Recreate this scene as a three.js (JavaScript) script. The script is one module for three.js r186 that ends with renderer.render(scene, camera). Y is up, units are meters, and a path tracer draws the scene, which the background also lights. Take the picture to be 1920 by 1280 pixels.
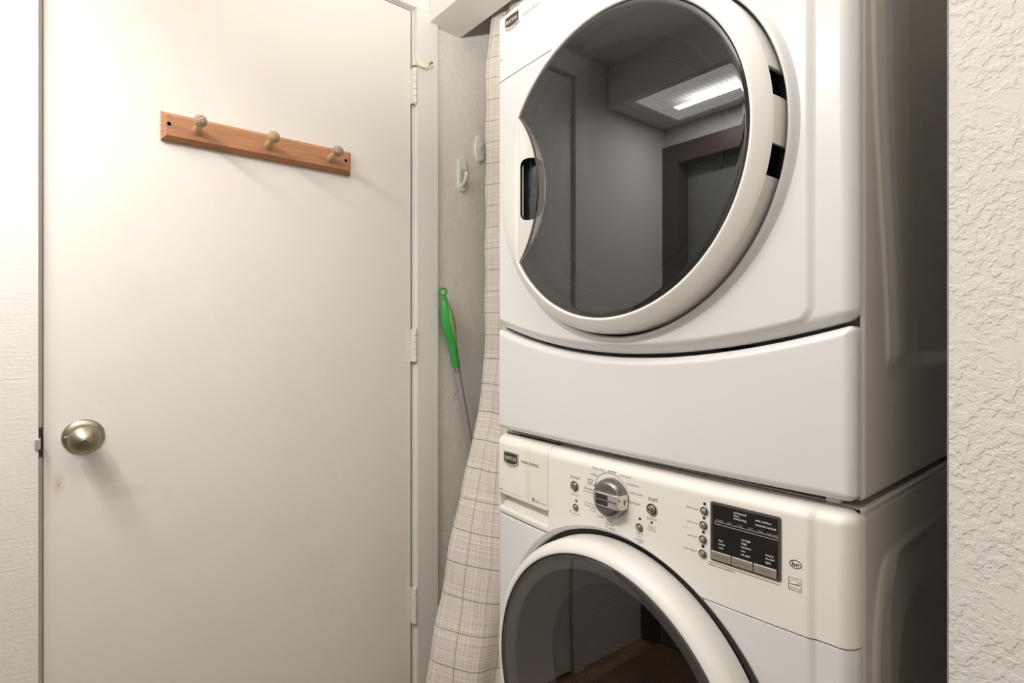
import * as THREE from 'three';
import { RoundedBoxGeometry } from 'three/addons/geometries/RoundedBoxGeometry.js';
import { mergeGeometries } from 'three/addons/utils/BufferGeometryUtils.js';
import { RectAreaLightUniformsLib } from 'three/addons/lights/RectAreaLightUniformsLib.js';

// ------------------------------------------------------------------ camera, light, exposure
const scene = new THREE.Scene();
const EYE = 1.155, YAW = THREE.MathUtils.degToRad(50.45);
const camera = new THREE.PerspectiveCamera(2 * Math.atan(640 / 1024) * 180 / Math.PI, 1.5, 0.03, 30);
camera.position.set(0, EYE, 0);
camera.lookAt(-Math.sin(YAW), EYE, -Math.cos(YAW));
camera.setViewOffset(1920, 1280, 0, 15, 1920, 1280);          // lens shifted a little, verticals stay upright
camera.updateProjectionMatrix();
scene.background = new THREE.Color(0x000000);
const LAMP = { x0: -1.27, x1: -0.34, z0: 0.215, z1: 0.555, y: 1.985 };   // fluorescent ceiling fixture
const LAMP_COLOR = new THREE.Color(1.0, 0.99, 0.985), LAMP_NITS = 172, GLOW = 16;
RectAreaLightUniformsLib.init();
const lampLight = new THREE.RectAreaLight(LAMP_COLOR, LAMP_NITS, LAMP.x1 - LAMP.x0 - 0.24, 0.03);
lampLight.name = 'ceiling_lamp_light';
lampLight.position.set((LAMP.x0 + LAMP.x1) / 2, LAMP.y - 0.012, (LAMP.z0 + LAMP.z1) / 2);
lampLight.lookAt(lampLight.position.x, 0, lampLight.position.z);
scene.add(lampLight);
// the photographer's flash, pointed up at the ceiling over the camera
const flash = new THREE.SpotLight(new THREE.Color(1.0, 0.98, 0.95), 8.0, 0, THREE.MathUtils.degToRad(54), 0.8, 2);
flash.name = 'bounce_flash'; flash.position.set(-0.08, 1.60, 0.03); flash.target.position.set(-0.37, 2.135, -0.27); flash.shadow.radius = 2; flash.castShadow = true;
scene.add(flash, flash.target);
const renderer = new THREE.WebGLRenderer({ antialias: true });
renderer.toneMapping = THREE.LinearToneMapping;
renderer.toneMappingExposure = 1.13;
renderer.shadowMap.enabled = true;

// ------------------------------------------------------------------ helpers
const PI = Math.PI, V3 = (x, y, z) => new THREE.Vector3(x, y, z);
const clamp = THREE.MathUtils.clamp, lerp = THREE.MathUtils.lerp;
const sstep = (a, b, x) => { const t = clamp((x - a) / (b - a), 0, 1); return t * t * (3 - 2 * t); };
let seed = 7;
const rnd = () => { seed = (seed + 0x6d2b79f5) | 0; let t = Math.imul(seed ^ (seed >>> 15), 1 | seed); t = (t + Math.imul(t ^ (t >>> 7), 61 | t)) ^ t; return ((t ^ (t >>> 14)) >>> 0) / 4294967296; };
function mesh(name, geo, mat, parent = scene) {
  const m = new THREE.Mesh(geo, mat); m.name = name; m.castShadow = m.receiveShadow = true; parent.add(m); return m;
}
function group(name, parent = scene, [x, y, z] = [0, 0, 0]) {
  const g = new THREE.Group(); g.name = name; g.position.set(x, y, z); parent.add(g); return g;
}
function tag(o, label, category) { o.userData.label = label; o.userData.category = category; return o; }
function struct(name, geo, mat) { const m = mesh(name, geo, mat); m.userData.kind = 'structure'; return m; }
function box(x0, x1, y0, y1, z0, z1, r = 0) {
  const w = x1 - x0, h = y1 - y0, d = z1 - z0;
  const g = r ? new RoundedBoxGeometry(w, h, d, 2, r) : new THREE.BoxGeometry(w, h, d);
  g.translate((x0 + x1) / 2, (y0 + y1) / 2, (z0 + z1) / 2);
  return metric(g);
}
// uv in metres, taken from the two axes across the face's normal
function metric(g) {
  const p = g.attributes.position, n = g.attributes.normal, uv = new Float32Array(p.count * 2);
  for (let i = 0; i < p.count; i++) {
    const ax = Math.abs(n.getX(i)), ay = Math.abs(n.getY(i)), az = Math.abs(n.getZ(i));
    let u, v;
    if (ax >= ay && ax >= az) { u = p.getZ(i); v = p.getY(i); } else if (ay >= az) { u = p.getX(i); v = p.getZ(i); } else { u = p.getX(i); v = p.getY(i); }
    uv[2 * i] = u; uv[2 * i + 1] = v;
  }
  g.setAttribute('uv', new THREE.BufferAttribute(uv, 2));
  return g;
}
const merge = (list) => mergeGeometries(list.map((g) => { const q = g.index ? g.toNonIndexed() : g; for (const k of Object.keys(q.attributes)) if (!['position', 'normal', 'uv'].includes(k)) q.deleteAttribute(k); return q; }));
// grid surface: f(i, j) gives [x, y, z, nx, ny, nz, u, v] (normal optional)
function grid(nu, nv, f, { closed = false, flip = false } = {}) {
  const P = [], N = [], U = [], I = []; let has = true;
  for (let j = 0; j <= nv; j++) for (let i = 0; i <= nu; i++) {
    const q = f(i / nu, j / nv);
    P.push(q[0], q[1], q[2]);
    if (q.length > 5 && q[3] !== undefined) N.push(q[3], q[4], q[5]); else has = false;
    U.push(q[6] ?? q[0], q[7] ?? q[1]);
  }
  for (let j = 0; j < nv; j++) for (let i = 0; i < nu; i++) {
    const a = j * (nu + 1) + i, b = a + 1, c = a + nu + 1, d = c + 1;
    if (flip) I.push(a, c, b, b, c, d); else I.push(a, b, c, b, d, c);
  }
  const g = new THREE.BufferGeometry();
  g.setAttribute('position', new THREE.Float32BufferAttribute(P, 3));
  g.setAttribute('uv', new THREE.Float32BufferAttribute(U, 2));
  g.setIndex(I);
  if (has) g.setAttribute('normal', new THREE.Float32BufferAttribute(N, 3)); else g.computeVertexNormals();
  return g;
}
function lathe(pts, seg = 96) { return new THREE.LatheGeometry(pts.map(([r, y]) => new THREE.Vector2(r, y)), seg); }
const latheZ = (pts, seg) => lathe(pts, seg).rotateX(PI / 2);       // profile [radius, z]
const tube = (pts, r, seg = 40, rad = 10) => new THREE.TubeGeometry(new THREE.CatmullRomCurve3(pts.map((p) => V3(...p))), seg, r, rad);
function rod(a, b, r0, r1 = r0, seg = 20) {
  const A = V3(...a), B = V3(...b), d = B.clone().sub(A), g = new THREE.CylinderGeometry(r1, r0, d.length(), seg, 1);
  g.applyQuaternion(new THREE.Quaternion().setFromUnitVectors(V3(0, 1, 0), d.clone().normalize()));
  const c = A.add(B).multiplyScalar(0.5); g.translate(c.x, c.y, c.z); return g;
}

// ------------------------------------------------------------------ procedural textures
const hash = (x, y, s) => { let h = Math.imul(x, 374761393) ^ Math.imul(y, 668265263) ^ Math.imul(s, 2246822519); h = Math.imul(h ^ (h >>> 13), 1274126177); return ((h ^ (h >>> 16)) >>> 0) / 4294967296; };
function vnoise(u, v, px, py, s) {            // tileable value noise, px by py cells
  const x = u * px, y = v * py, ix = Math.floor(x), iy = Math.floor(y), fx = x - ix, fy = y - iy;
  const a = fx * fx * (3 - 2 * fx), b = fy * fy * (3 - 2 * fy), w = (i, j) => hash(((i % px) + px) % px, ((j % py) + py) % py, s);
  return lerp(lerp(w(ix, iy), w(ix + 1, iy), a), lerp(w(ix, iy + 1), w(ix + 1, iy + 1), a), b);
}
const fbm = (u, v, px, py, s, o = 4) => { let t = 0, a = 0.5, n = 0; for (let k = 0; k < o; k++) { t += a * vnoise(u, v, px << k, py << k, s + k); n += a; a *= 0.5; } return t / n; };
function dataTex(n, f, { size = 1, sizeY = size, srgb = false } = {}) {      // f(u, v) -> 0..1 or [r, g, b]; one tile is size metres
  const d = new Uint8Array(n * n * 4);
  for (let j = 0; j < n; j++) for (let i = 0; i < n; i++) {
    const q = f((i + 0.5) / n, (j + 0.5) / n), k = (j * n + i) * 4, c = Array.isArray(q) ? q : [q, q, q];
    for (let e = 0; e < 3; e++) d[k + e] = clamp(Math.round(c[e] * 255), 0, 255);
    d[k + 3] = 255;
  }
  const t = new THREE.DataTexture(d, n, n); t.wrapS = t.wrapT = THREE.RepeatWrapping; t.magFilter = THREE.LinearFilter; t.minFilter = THREE.LinearMipmapLinearFilter; t.generateMipmaps = true;
  t.repeat.set(1 / size, 1 / sizeY); if (srgb) t.colorSpace = THREE.SRGBColorSpace; t.needsUpdate = true; return t;
}
function canvasTex(w, h, draw) {
  const c = document.createElement('canvas'); c.width = w; c.height = h; const g = c.getContext('2d'); draw(g, w, h);
  const t = new THREE.CanvasTexture(c); t.colorSpace = THREE.SRGBColorSpace; t.anisotropy = 8; return t;
}
// knock-down plaster: flattened blobs with crisp edges over fine sand
const knock = dataTex(1024, (u, v) => {
  const w1 = fbm(u, v, 5, 5, 11, 2) - 0.5, w2 = fbm(u, v, 5, 5, 19, 2) - 0.5;
  const n = fbm(u + w1 * 0.05, v + w2 * 0.05, 42, 42, 3, 4), m = fbm(u, v, 5, 5, 31, 3), fine = fbm(u, v, 130, 130, 5, 2);
  const dens = sstep(0.28, 0.55, m);
  const blob = sstep(0.47, 0.545, n), ridge = Math.exp(-Math.pow((n - 0.53) / 0.022, 2));
  return 0.3 + dens * (0.15 * sstep(0.43, 0.465, n) + 0.19 * blob + 0.17 * sstep(0.56, 0.60, n) + 0.03 * ridge + 0.2 * (n - 0.5)) + (0.08 + 0.2 * dens) * (fine - 0.5);
}, { size: 0.27 });
const orange = dataTex(512, (u, v) => 0.5 + 0.7 * (fbm(u, v, 20, 20, 41, 3) - 0.5) * sstep(0.35, 0.65, fbm(u, v, 5, 5, 44, 2)) + 0.12 * (fbm(u, v, 90, 90, 47, 2) - 0.5), { size: 0.32 });
// thick brush-painted wood, strokes running across (along u)
const brush = dataTex(1024, (u, v) => 0.36 * fbm(u, v + 0.02 * fbm(u, v, 4, 4, 59, 2), 10, 90, 61, 3) + 0.22 * fbm(u, v, 36, 200, 67, 2) + 0.34 * fbm(u, v, 90, 90, 71, 2) + 0.25 * fbm(u, v, 9, 14, 73, 2), { size: 0.34 });
const roller = dataTex(512, (u, v) => 0.6 * fbm(u, v, 6, 6, 81, 3) + 0.25 * fbm(u, v, 70, 70, 83, 2), { size: 0.5 });

// ------------------------------------------------------------------ materials
const std = (color, roughness, more = {}) => new THREE.MeshStandardMaterial({ color, roughness, side: THREE.DoubleSide, ...more });
const phys = (color, roughness, more = {}) => new THREE.MeshPhysicalMaterial({ color, roughness, side: THREE.DoubleSide, ...more });
const lin = (r, g, b) => new THREE.Color().setRGB(r, g, b);
const M = {
  plaster: std(lin(0.80, 0.775, 0.74), 0.75, { bumpMap: knock, bumpScale: 0.0014 }),
  plasterFine: std(lin(0.80, 0.76, 0.70), 0.75, { bumpMap: orange, bumpScale: 0.0036 }),
  wallPaint: std(lin(0.80, 0.775, 0.74), 0.8, { bumpMap: roller, bumpScale: 0.0006 }),
  ceiling: std(lin(0.84, 0.82, 0.79), 0.9, { bumpMap: orange, bumpScale: 0.0015 }),
  trim: std(lin(0.82, 0.785, 0.74), 0.55, { bumpMap: brush, bumpScale: 0.0008 }),
  trimSmooth: std(lin(0.82, 0.785, 0.74), 0.5, { bumpMap: roller, bumpScale: 0.0004 }),
  door: std(lin(0.82, 0.785, 0.74), 0.5, { bumpMap: roller, bumpScale: 0.0005 }),
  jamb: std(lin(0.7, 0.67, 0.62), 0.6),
  hinge: phys(lin(0.76, 0.72, 0.655), 0.35, { clearcoat: 0.3 }),
  brass: std(lin(0.38, 0.335, 0.255), 0.38, { metalness: 1 }),
  brassPaint: std(lin(0.75, 0.68, 0.52), 0.4),
  brassDark: std(lin(0.28, 0.2, 0.11), 0.4, { metalness: 0.8 }),
  steelDark: std(lin(0.10, 0.09, 0.085), 0.5, { metalness: 0.8 }),
  black: std(lin(0.012, 0.012, 0.012), 0.5),
  blackGloss: phys(lin(0.015, 0.015, 0.016), 0.22, { clearcoat: 0.5 }),
  gasket: std(lin(0.06, 0.058, 0.056), 0.6),
  enamel: phys(lin(0.77, 0.762, 0.75), 0.3, { clearcoat: 0.6, clearcoatRoughness: 0.12 }),
  cabinet: phys(lin(0.66, 0.62, 0.57), 0.42, { clearcoat: 0.5, clearcoatRoughness: 0.2 }),
  plastic: phys(lin(0.80, 0.775, 0.735), 0.4, { clearcoat: 0.25, clearcoatRoughness: 0.3 }),
  cream: phys(lin(0.81, 0.78, 0.72), 0.42, { clearcoat: 0.2, clearcoatRoughness: 0.3 }),
  beige: phys(lin(0.68, 0.63, 0.57), 0.4, { clearcoat: 0.3, clearcoatRoughness: 0.3 }),
  chrome: std(lin(0.72, 0.70, 0.67), 0.12, { metalness: 1 }),
  satin: std(lin(0.24, 0.23, 0.22), 0.3, { metalness: 0.85 }),
  satinLight: std(lin(0.42, 0.40, 0.37), 0.3, { metalness: 0.8 }),
  darkMark: std(lin(0.03, 0.028, 0.026), 0.5),
  smoke: phys(lin(0.32, 0.316, 0.308), 0.015, { transmission: 1, thickness: 0, ior: 1.72 }),
  smokeDark: phys(lin(0.50, 0.485, 0.47), 0.015, { transmission: 1, thickness: 0, ior: 1.85 }),
  bowl: phys(lin(0.85, 0.85, 0.84), 0.02, { transmission: 1, thickness: 0, ior: 1.45 }),
  liner: std(lin(0.10, 0.098, 0.095), 0.6),
  linerLight: std(lin(0.30, 0.29, 0.285), 0.6),
  linerMid: std(lin(0.19, 0.175, 0.165), 0.6),
  linerDark: std(lin(0.06, 0.058, 0.056), 0.6),
  linerEdge: std(lin(0.2, 0.195, 0.19), 0.5),
  drum: std(lin(0.45, 0.42, 0.39), 0.35, { metalness: 0.9 }),
  hookWhite: phys(lin(0.82, 0.80, 0.77), 0.4, { clearcoat: 0.3 }),
  hookGrey: std(lin(0.55, 0.53, 0.5), 0.6),
  wire: std(lin(0.6, 0.58, 0.55), 0.25, { metalness: 1 }),
  green: phys(lin(0.04, 0.36, 0.065), 0.4, { clearcoat: 0.2 }),
  lime: std(lin(0.28, 0.44, 0.13), 0.7),
  pole: std(lin(0.50, 0.485, 0.465), 0.4, { metalness: 0.55 }),
  brownFrame: std(lin(0.085, 0.06, 0.05), 0.4),
  pane: std(lin(0.24, 0.25, 0.23), 0.3),
};

// ================================================================== THE SETTING
const WX = -1.33;                                  // face of the wall that holds the white door
const CEIL = 2.135, BACKZ = 0.57, FRONTZ = -0.79, CLOSETZ = -1.62, RIGHTX = 1.15;
{
  const wood = dataTex(512, (u, v) => { const p = Math.floor(u * 8), s = 0.7 + 0.5 * hash(p, 1, 5), n = fbm(u, v, 64, 4, 91, 3), e = (u * 8) % 1 < 0.02 ? 0.4 : 1; return [0.50 * s * e * (0.7 + 0.6 * n), 0.385 * s * e * (0.7 + 0.6 * n), 0.29 * s * e * (0.7 + 0.6 * n)]; }, { size: 1, srgb: true });
  struct('floor', box(WX - 0.3, RIGHTX + 0.1, -0.1, 0, CLOSETZ - 0.1, BACKZ + 0.3), std(0xffffff, 0.45, { map: wood }));
  struct('ceiling', box(WX - 0.3, RIGHTX + 0.1, CEIL, CEIL + 0.1, CLOSETZ - 0.1, BACKZ + 0.3), M.ceiling);
  // wall with the white door: room part, strip over the door, closet part
  struct('wall_left', merge([
    box(WX - 0.11, WX, 0, CEIL, 0.05, BACKZ), box(WX - 0.11, WX, 2.06, CEIL, -0.76, 0.05)]), M.wallPaint);
  struct('wall_closet_left', box(WX - 0.11, WX, 0, CEIL, CLOSETZ, -0.76), M.plasterFine);
  struct('wall_closet_back', box(WX - 0.11, 0, 0, CEIL, CLOSETZ - 0.1, CLOSETZ), M.plasterFine);
  struct('wall_closet_right', box(-0.11, 0, 0, CEIL, CLOSETZ, FRONTZ - 0.1), M.plasterFine);
  struct('wall_right', box(-0.1673, RIGHTX, 0, CEIL, FRONTZ - 0.1, FRONTZ, 0.004), M.plaster);
  struct('wall_header', box(WX, -0.1673, 2.0195, CEIL, FRONTZ - 0.113, FRONTZ, 0.002), M.wallPaint);
  struct('wall_side', box(RIGHTX, RIGHTX + 0.1, 0, CEIL, FRONTZ - 0.1, BACKZ + 0.1), M.wallPaint);
  // wall behind the camera with a brown-framed door
  struct('wall_back', merge([
    box(-0.50, RIGHTX, 0, CEIL, BACKZ, BACKZ + 0.1), box(WX - 0.11, -0.50, 1.88, CEIL, BACKZ, BACKZ + 0.1), box(WX - 0.11, WX + 0.03, 0, 1.88, BACKZ, BACKZ + 0.1)]), M.wallPaint);
  struct('trim_4', merge([
    box(WX + 0.002, WX + 0.075, 0, 1.835, BACKZ - 0.016, BACKZ + 0.09), box(-0.56, -0.487, 0, 1.835, BACKZ - 0.016, BACKZ + 0.09), box(WX + 0.002, -0.487, 1.835, 1.91, BACKZ - 0.016, BACKZ + 0.09)]), M.brownFrame);
  const d2 = group('door_2'); d2.userData.kind = 'structure';
  mesh('door_slab', box(WX + 0.077, -0.562, 0.008, 1.833, BACKZ + 0.045, BACKZ + 0.085, 0.003), M.pane, d2);
  // casings of the white door
  struct('trim_1', box(WX - 0.005, -1.315, 0, 2.0445, -0.8177, -0.7497, 0.0015), M.trim);
  struct('trim_2', box(WX - 0.005, -1.315, 0, 2.0445, 0.0314, 0.0985, 0.0015), M.trim);
  struct('trim_3', box(WX - 0.005, -1.315, 2.0445, 2.1125, FRONTZ + 0.0005, 0.0985, 0.0015), M.trim);
  // jambs and stop
  struct('trim_5', merge([
    box(WX - 0.12, WX - 0.004, 0, 2.043, 0.0314, 0.0520), box(WX - 0.12, WX - 0.002, 0, 2.043, -0.765, -0.7440), box(WX - 0.12, WX - 0.004, 2.043, 2.062, -0.765, 0.052),
    box(WX - 0.06, WX - 0.047, 0, 2.043, 0.018, 0.0314), box(WX - 0.03, WX - 0.005, 0, 2.043, 0.0262, 0.0318), box(WX - 0.06, WX - 0.047, 0, 2.043, -0.7440, -0.731)]), M.jamb);
}

// ------------------------------------------------------------------ white door with knob, latch and hinges
{
  const d = group('door_1'); d.userData.kind = 'structure';
  const paint = canvasTex(512, 1360, (g, W, H) => {
    g.fillStyle = '#eae5dd'; g.fillRect(0, 0, W, H); const X = (z) => (z + 0.7385) / 0.764 * W, Y = (y) => (1 - (y - 0.012) / 2.0255) * H;
    const spot = (z, y, rx, ry, c) => { const q = g.createRadialGradient(0, 0, 0, 0, 0, 1); q.addColorStop(0, c); q.addColorStop(1, 'rgba(200,185,160,0)'); g.save(); g.translate(X(z), Y(y)); g.scale(rx / 0.764 * W, ry / 2.0255 * H); g.fillStyle = q; g.beginPath(); g.arc(0, 0, 1, 0, 7); g.fill(); g.restore(); };
    for (let i = 0; i < 60; i++) spot(-0.74 + 0.76 * rnd(), 2.0 * rnd(), 0.03 + 0.09 * rnd(), 0.03 + 0.12 * rnd(), `rgba(205,192,172,${(0.05 * rnd()).toFixed(3)})`);
    spot(0.004, 0.872, 0.012, 0.03, 'rgba(176,140,96,0.35)'); spot(0.018, 0.90, 0.006, 0.10, 'rgba(190,165,130,0.3)'); spot(-0.10, 0.84, 0.05, 0.02, 'rgba(190,170,140,0.22)'); spot(0.003, 0.8715, 0.0022, 0.0022, 'rgba(70,60,50,0.7)'); spot(-0.06, 1.02, 0.0018, 0.0018, 'rgba(120,110,100,0.5)');
  });
  paint.repeat.set(1 / 0.764, 1 / 2.0255); paint.offset.set(0.7385 / 0.764, -0.012 / 2.0255);
  mesh('door_slab', box(WX - 0.035, WX, 0.012, 2.0375, -0.7385, 0.0254, 0.0012), std(0xffffff, 0.5, { map: paint, bumpMap: roller, bumpScale: 0.0005 }), d);
  // knob: rose, neck and flattened ball with a pinhole
  const kz = -0.0333, ky = 0.9572;
  const knob = mesh('door_knob', lathe([[0.0105, 0.004], [0.0105, 0.022], [0.013, 0.026], [0.019, 0.031], [0.0235, 0.037], [0.0252, 0.043], [0.0248, 0.0455], [0.0236, 0.0475], [0.019, 0.0525], [0.013, 0.0575], [0.007, 0.061], [0.0028, 0.0625], [0.0024, 0.0625], [0.0024, 0.052], [0, 0.052]], 72).rotateZ(-PI / 2), M.brass, d);
  knob.position.set(WX, ky, kz);
  mesh('rose', lathe([[0, 0.0095], [0.014, 0.0095], [0.022, 0.0085], [0.0285, 0.006], [0.0325, 0.0025], [0.0335, 0]], 80).rotateZ(-PI / 2), M.brass, knob);
  mesh('screw', merge([lathe([[0, 0.0092], [0.0025, 0.0092], [0.003, 0.008], [0.003, 0.004]], 20).rotateZ(-PI / 2).translate(0, 0.002, 0.0265)]), M.chrome, knob);
  mesh('keyhole', lathe([[0, 0.0615], [0.0027, 0.0622]], 16).rotateZ(-PI / 2), M.black, knob);
  // latch bolt and strike plate seen in the gap
  mesh('latch', merge([box(WX - 0.024, WX - 0.012, ky - 0.011, ky + 0.003, 0.0254, 0.036, 0.002)]), M.pole, d);
  const strike = mesh('strike_plate', box(WX - 0.0055, WX - 0.0035, ky - 0.031, ky + 0.024, 0.0262, 0.0312), M.steelDark, d);
  const sp = [box(WX - 0.004, -1.3135, ky - 0.0135, ky + 0.0055, 0.0285, 0.0312), box(-1.3145, -1.312, ky - 0.0135, ky + 0.0055, 0.0285, 0.0365, 0.001)];
  mesh('strike_lip', merge(sp), M.pole, strike);
  // three painted butt hinges
  const hz = -0.7455, hx = -1.3185;
  for (const [y0, y1] of [[1.783, 1.878], [1.078, 1.166], [0.364, 0.461]]) {
    const n = 5, s = (y1 - y0) / n, barrel = [];
    for (let k = 0; k < n; k++) barrel.push(lathe([[0, 0.0003], [0.0058, 0.0003], [0.0066, 0.0012], [0.0066, s - 0.0012], [0.0058, s - 0.0003], [0, s - 0.0003]], 20).translate(hx, y0 + k * s, hz));
    const h = mesh('hinge', merge(barrel), M.hinge, d);
    mesh('hinge_pin', merge([lathe([[0, -0.004], [0.003, -0.0035], [0.0048, 0], [0.0048, 0.001]], 16).translate(hx, y0, hz), lathe([[0.0052, -0.0005], [0.0052, 0.0015], [0.0035, 0.0035], [0, 0.004]], 16).translate(hx, y1, hz)]), M.hinge, h);
    mesh('hinge_leaf', box(WX - 0.001, hx + 0.002, y0, y1, hz + 0.0052, hz + 0.0068), M.hinge, h);
  }
  // brass stop that sits on the top hinge pin
  const sd = V3(0.0385, 0, -0.030).normalize(), sAt = (q, y) => [hx + sd.x * q, 1.880 + y, hz + sd.z * q];
  const sShape = new THREE.Shape([[-6, 15], [7, 15], [11, 20], [18, 22], [19, 16], [24, 17], [27, 8], [32, 1], [28, -3], [19, 1], [9, 6], [-6, 5]].map(([p, q]) => new THREE.Vector2(p / 1000, q / 1000)));
  const st = mesh('hinge_stop', merge([new THREE.ExtrudeGeometry(sShape, { depth: 0.002, bevelEnabled: true, bevelSize: 0.0005, bevelThickness: 0.0005, bevelSegments: 1 }).rotateY(Math.atan2(-sd.z, sd.x)).translate(hx, 1.880, hz), lathe([[0.0075, 0.004], [0.0085, 0.005], [0.0085, 0.015], [0.0075, 0.016], [0, 0.016]], 20).translate(hx, 1.880, hz)]), M.brassPaint, d);
  mesh('stop_arm', merge([rod(sAt(0.024, 0.004), sAt(0.0335, -0.002), 0.0032), rod(sAt(0.032, -0.0028), sAt(0.041, 0.0042), 0.0029)]), M.brassPaint, st);
  mesh('bumper', merge([rod(sAt(0.039, 0.0027), sAt(0.047, 0.009), 0.0026), rod(sAt(0.0455, 0.0079), sAt(0.050, 0.0113), 0.0036)]), M.brassDark, st);
}

// ------------------------------------------------------------------ ceiling light on the ceiling by the back wall
{
  const L = LAMP, t = tag(group('ceiling_light', scene, [(L.x0 + L.x1) / 2, L.y, (L.z0 + L.z1) / 2]), 'long white boxed fluorescent ceiling light with a ribbed diffuser', 'light');
  const w = (L.x1 - L.x0) / 2, dz = (L.z1 - L.z0) / 2, H = CEIL - L.y;
  mesh('housing', merge([box(-w - 0.056, w, 0.012, H, -dz, -dz + 0.012), box(-w - 0.056, w, 0.012, H, dz - 0.012, dz), box(-w - 0.056, -w - 0.002, 0, H, -dz + 0.0004, dz - 0.0004), box(w - 0.012, w, 0.012, H, -dz, dz)]), M.wallPaint, t);
  mesh('frame', merge([box(-w, w, 0, 0.012, -dz, -dz + 0.032, 0.002), box(-w, w, 0, 0.012, dz - 0.032, dz, 0.002), box(-w, -w + 0.034, 0, 0.012, -dz + 0.032, dz - 0.032, 0.002), box(w - 0.034, w, 0, 0.012, -dz + 0.032, dz - 0.032, 0.002)]), M.trimSmooth, t);
  const glow = canvasTex(512, 128, (g, W, Hh) => {
    const im = g.createImageData(W, Hh);
    for (let j = 0; j < Hh; j++) for (let i = 0; i < W; i++) {
      const u = i / W, v = j / Hh, tubeRow = Math.exp(-Math.pow((v - 0.5) / 0.15, 2)) * sstep(0.05, 0.2, u) * sstep(0.98, 0.86, u), rib = Math.pow(0.5 + 0.5 * Math.cos(u * 2 * PI * 44), 6), sq = 0.5 + 0.5 * Math.cos(v * 2 * PI * 13);
      const b = (0.40 + 0.60 * tubeRow) * (0.94 + 0.06 * sq) * (1 - 0.16 * rib), k = (j * W + i) * 4;
      im.data[k] = 255 * b; im.data[k + 1] = 252 * b; im.data[k + 2] = 244 * b; im.data[k + 3] = 255;
    }
    g.putImageData(im, 0, 0);
  });
  const dm = new THREE.MeshStandardMaterial({ color: lin(0.7, 0.7, 0.68), roughness: 0.5, emissive: LAMP_COLOR, emissiveIntensity: GLOW, emissiveMap: glow });
  const pg = new THREE.PlaneGeometry(2 * w - 0.068, 2 * dz - 0.064).rotateX(PI / 2).translate(0, 0.006, 0);
  mesh('diffuser', pg, dm, t);
}

// ================================================================== WASHER AND DRYER
const MX = -0.581, MZ = -0.7186, HW = 0.343;        // centre and front of the stack, half its width
const bow = (x) => 0.0136 * (1 - (x / HW) ** 2);    // the fronts bulge slightly
const roll = (e, w, h) => (e >= w ? 0 : h * (1 - Math.sqrt(Math.max(0, 1 - ((w - Math.max(e, 0)) / w) ** 2))));
// signed distance inside a rounded plate whose lower and upper edges may be curved
function plateSdf({ x0, x1, bot, top, r }) {
  return (x, y) => {
    const b = bot(x), t = top(x), qx = Math.abs(x - (x0 + x1) / 2) - (x1 - x0) / 2 + r, qy = Math.abs(y - (b + t) / 2) - (t - b) / 2 + r;
    return r - (Math.hypot(Math.max(qx, 0), Math.max(qy, 0)) + Math.min(Math.max(qx, qy), 0));
  };
}
function heightNormal(h, x, y) { const e = 0.0004, a = (h(x - e, y) - h(x + e, y)) / (2 * e), b = (h(x, y - e) - h(x, y + e)) / (2 * e), l = Math.hypot(a, b, 1); return [a / l, b / l, 1 / l]; }
const dense = (t) => 0.5 - 0.5 * Math.cos(PI * (0.04 + 0.92 * t)) ;
const densify = (t) => (dense(t) - dense(0)) / (dense(1) - dense(0));
// plate between a circle of radius R round (cx, cy) and its outline, over a range of angles
function sectorPlate({ cx, cy, R, a0, a1, o0, o1, sdf, h, back, nu = 700, nv = 90, uvBox }) {
  const outer = (a) => { let lo = 0, hi = 2; const c = Math.cos(a), s = Math.sin(a); for (let k = 0; k < 40; k++) { const m = (lo + hi) / 2; if (sdf(cx + c * m, cy + s * m) > 0) lo = m; else hi = m; } return [cx + c * lo, cy + s * lo]; };
  const In = [], Out = [];
  for (let i = 0; i <= nu; i++) { const u = i / nu, a = lerp(a0, a1, u); In.push([cx + R * Math.cos(a), cy + R * Math.sin(a)]); Out.push(outer(lerp(o0, o1, u))); }
  const uv = (x, y) => (uvBox ? [(x - uvBox[0]) / (uvBox[1] - uvBox[0]), (y - uvBox[2]) / (uvBox[3] - uvBox[2])] : [x, y]);
  const face = grid(nu, nv, (u, v) => { const i = Math.round(u * nu), t = densify(v), x = lerp(In[i][0], Out[i][0], t), y = lerp(In[i][1], Out[i][1], t); return [x, y, h(x, y), ...heightNormal(h, x, y), ...uv(x, y)]; }, { flip: true });
  const skirt = (L, fl) => grid(nu, 1, (u, v) => { const i = Math.round(u * nu), [x, y] = L[i]; return [x, y, lerp(h(x, y), back, v), undefined, 0, 0, ...uv(x, y)]; }, { flip: fl });
  const ends = [0, nu].map((i) => grid(40, 1, (u, v) => { const x = lerp(In[i][0], Out[i][0], u), y = lerp(In[i][1], Out[i][1], u); return [x, y, lerp(h(x, y), back, v), undefined, 0, 0, ...uv(x, y)]; }));
  return merge([face, skirt(Out, true), skirt(In, false), ...ends]);
}
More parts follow.
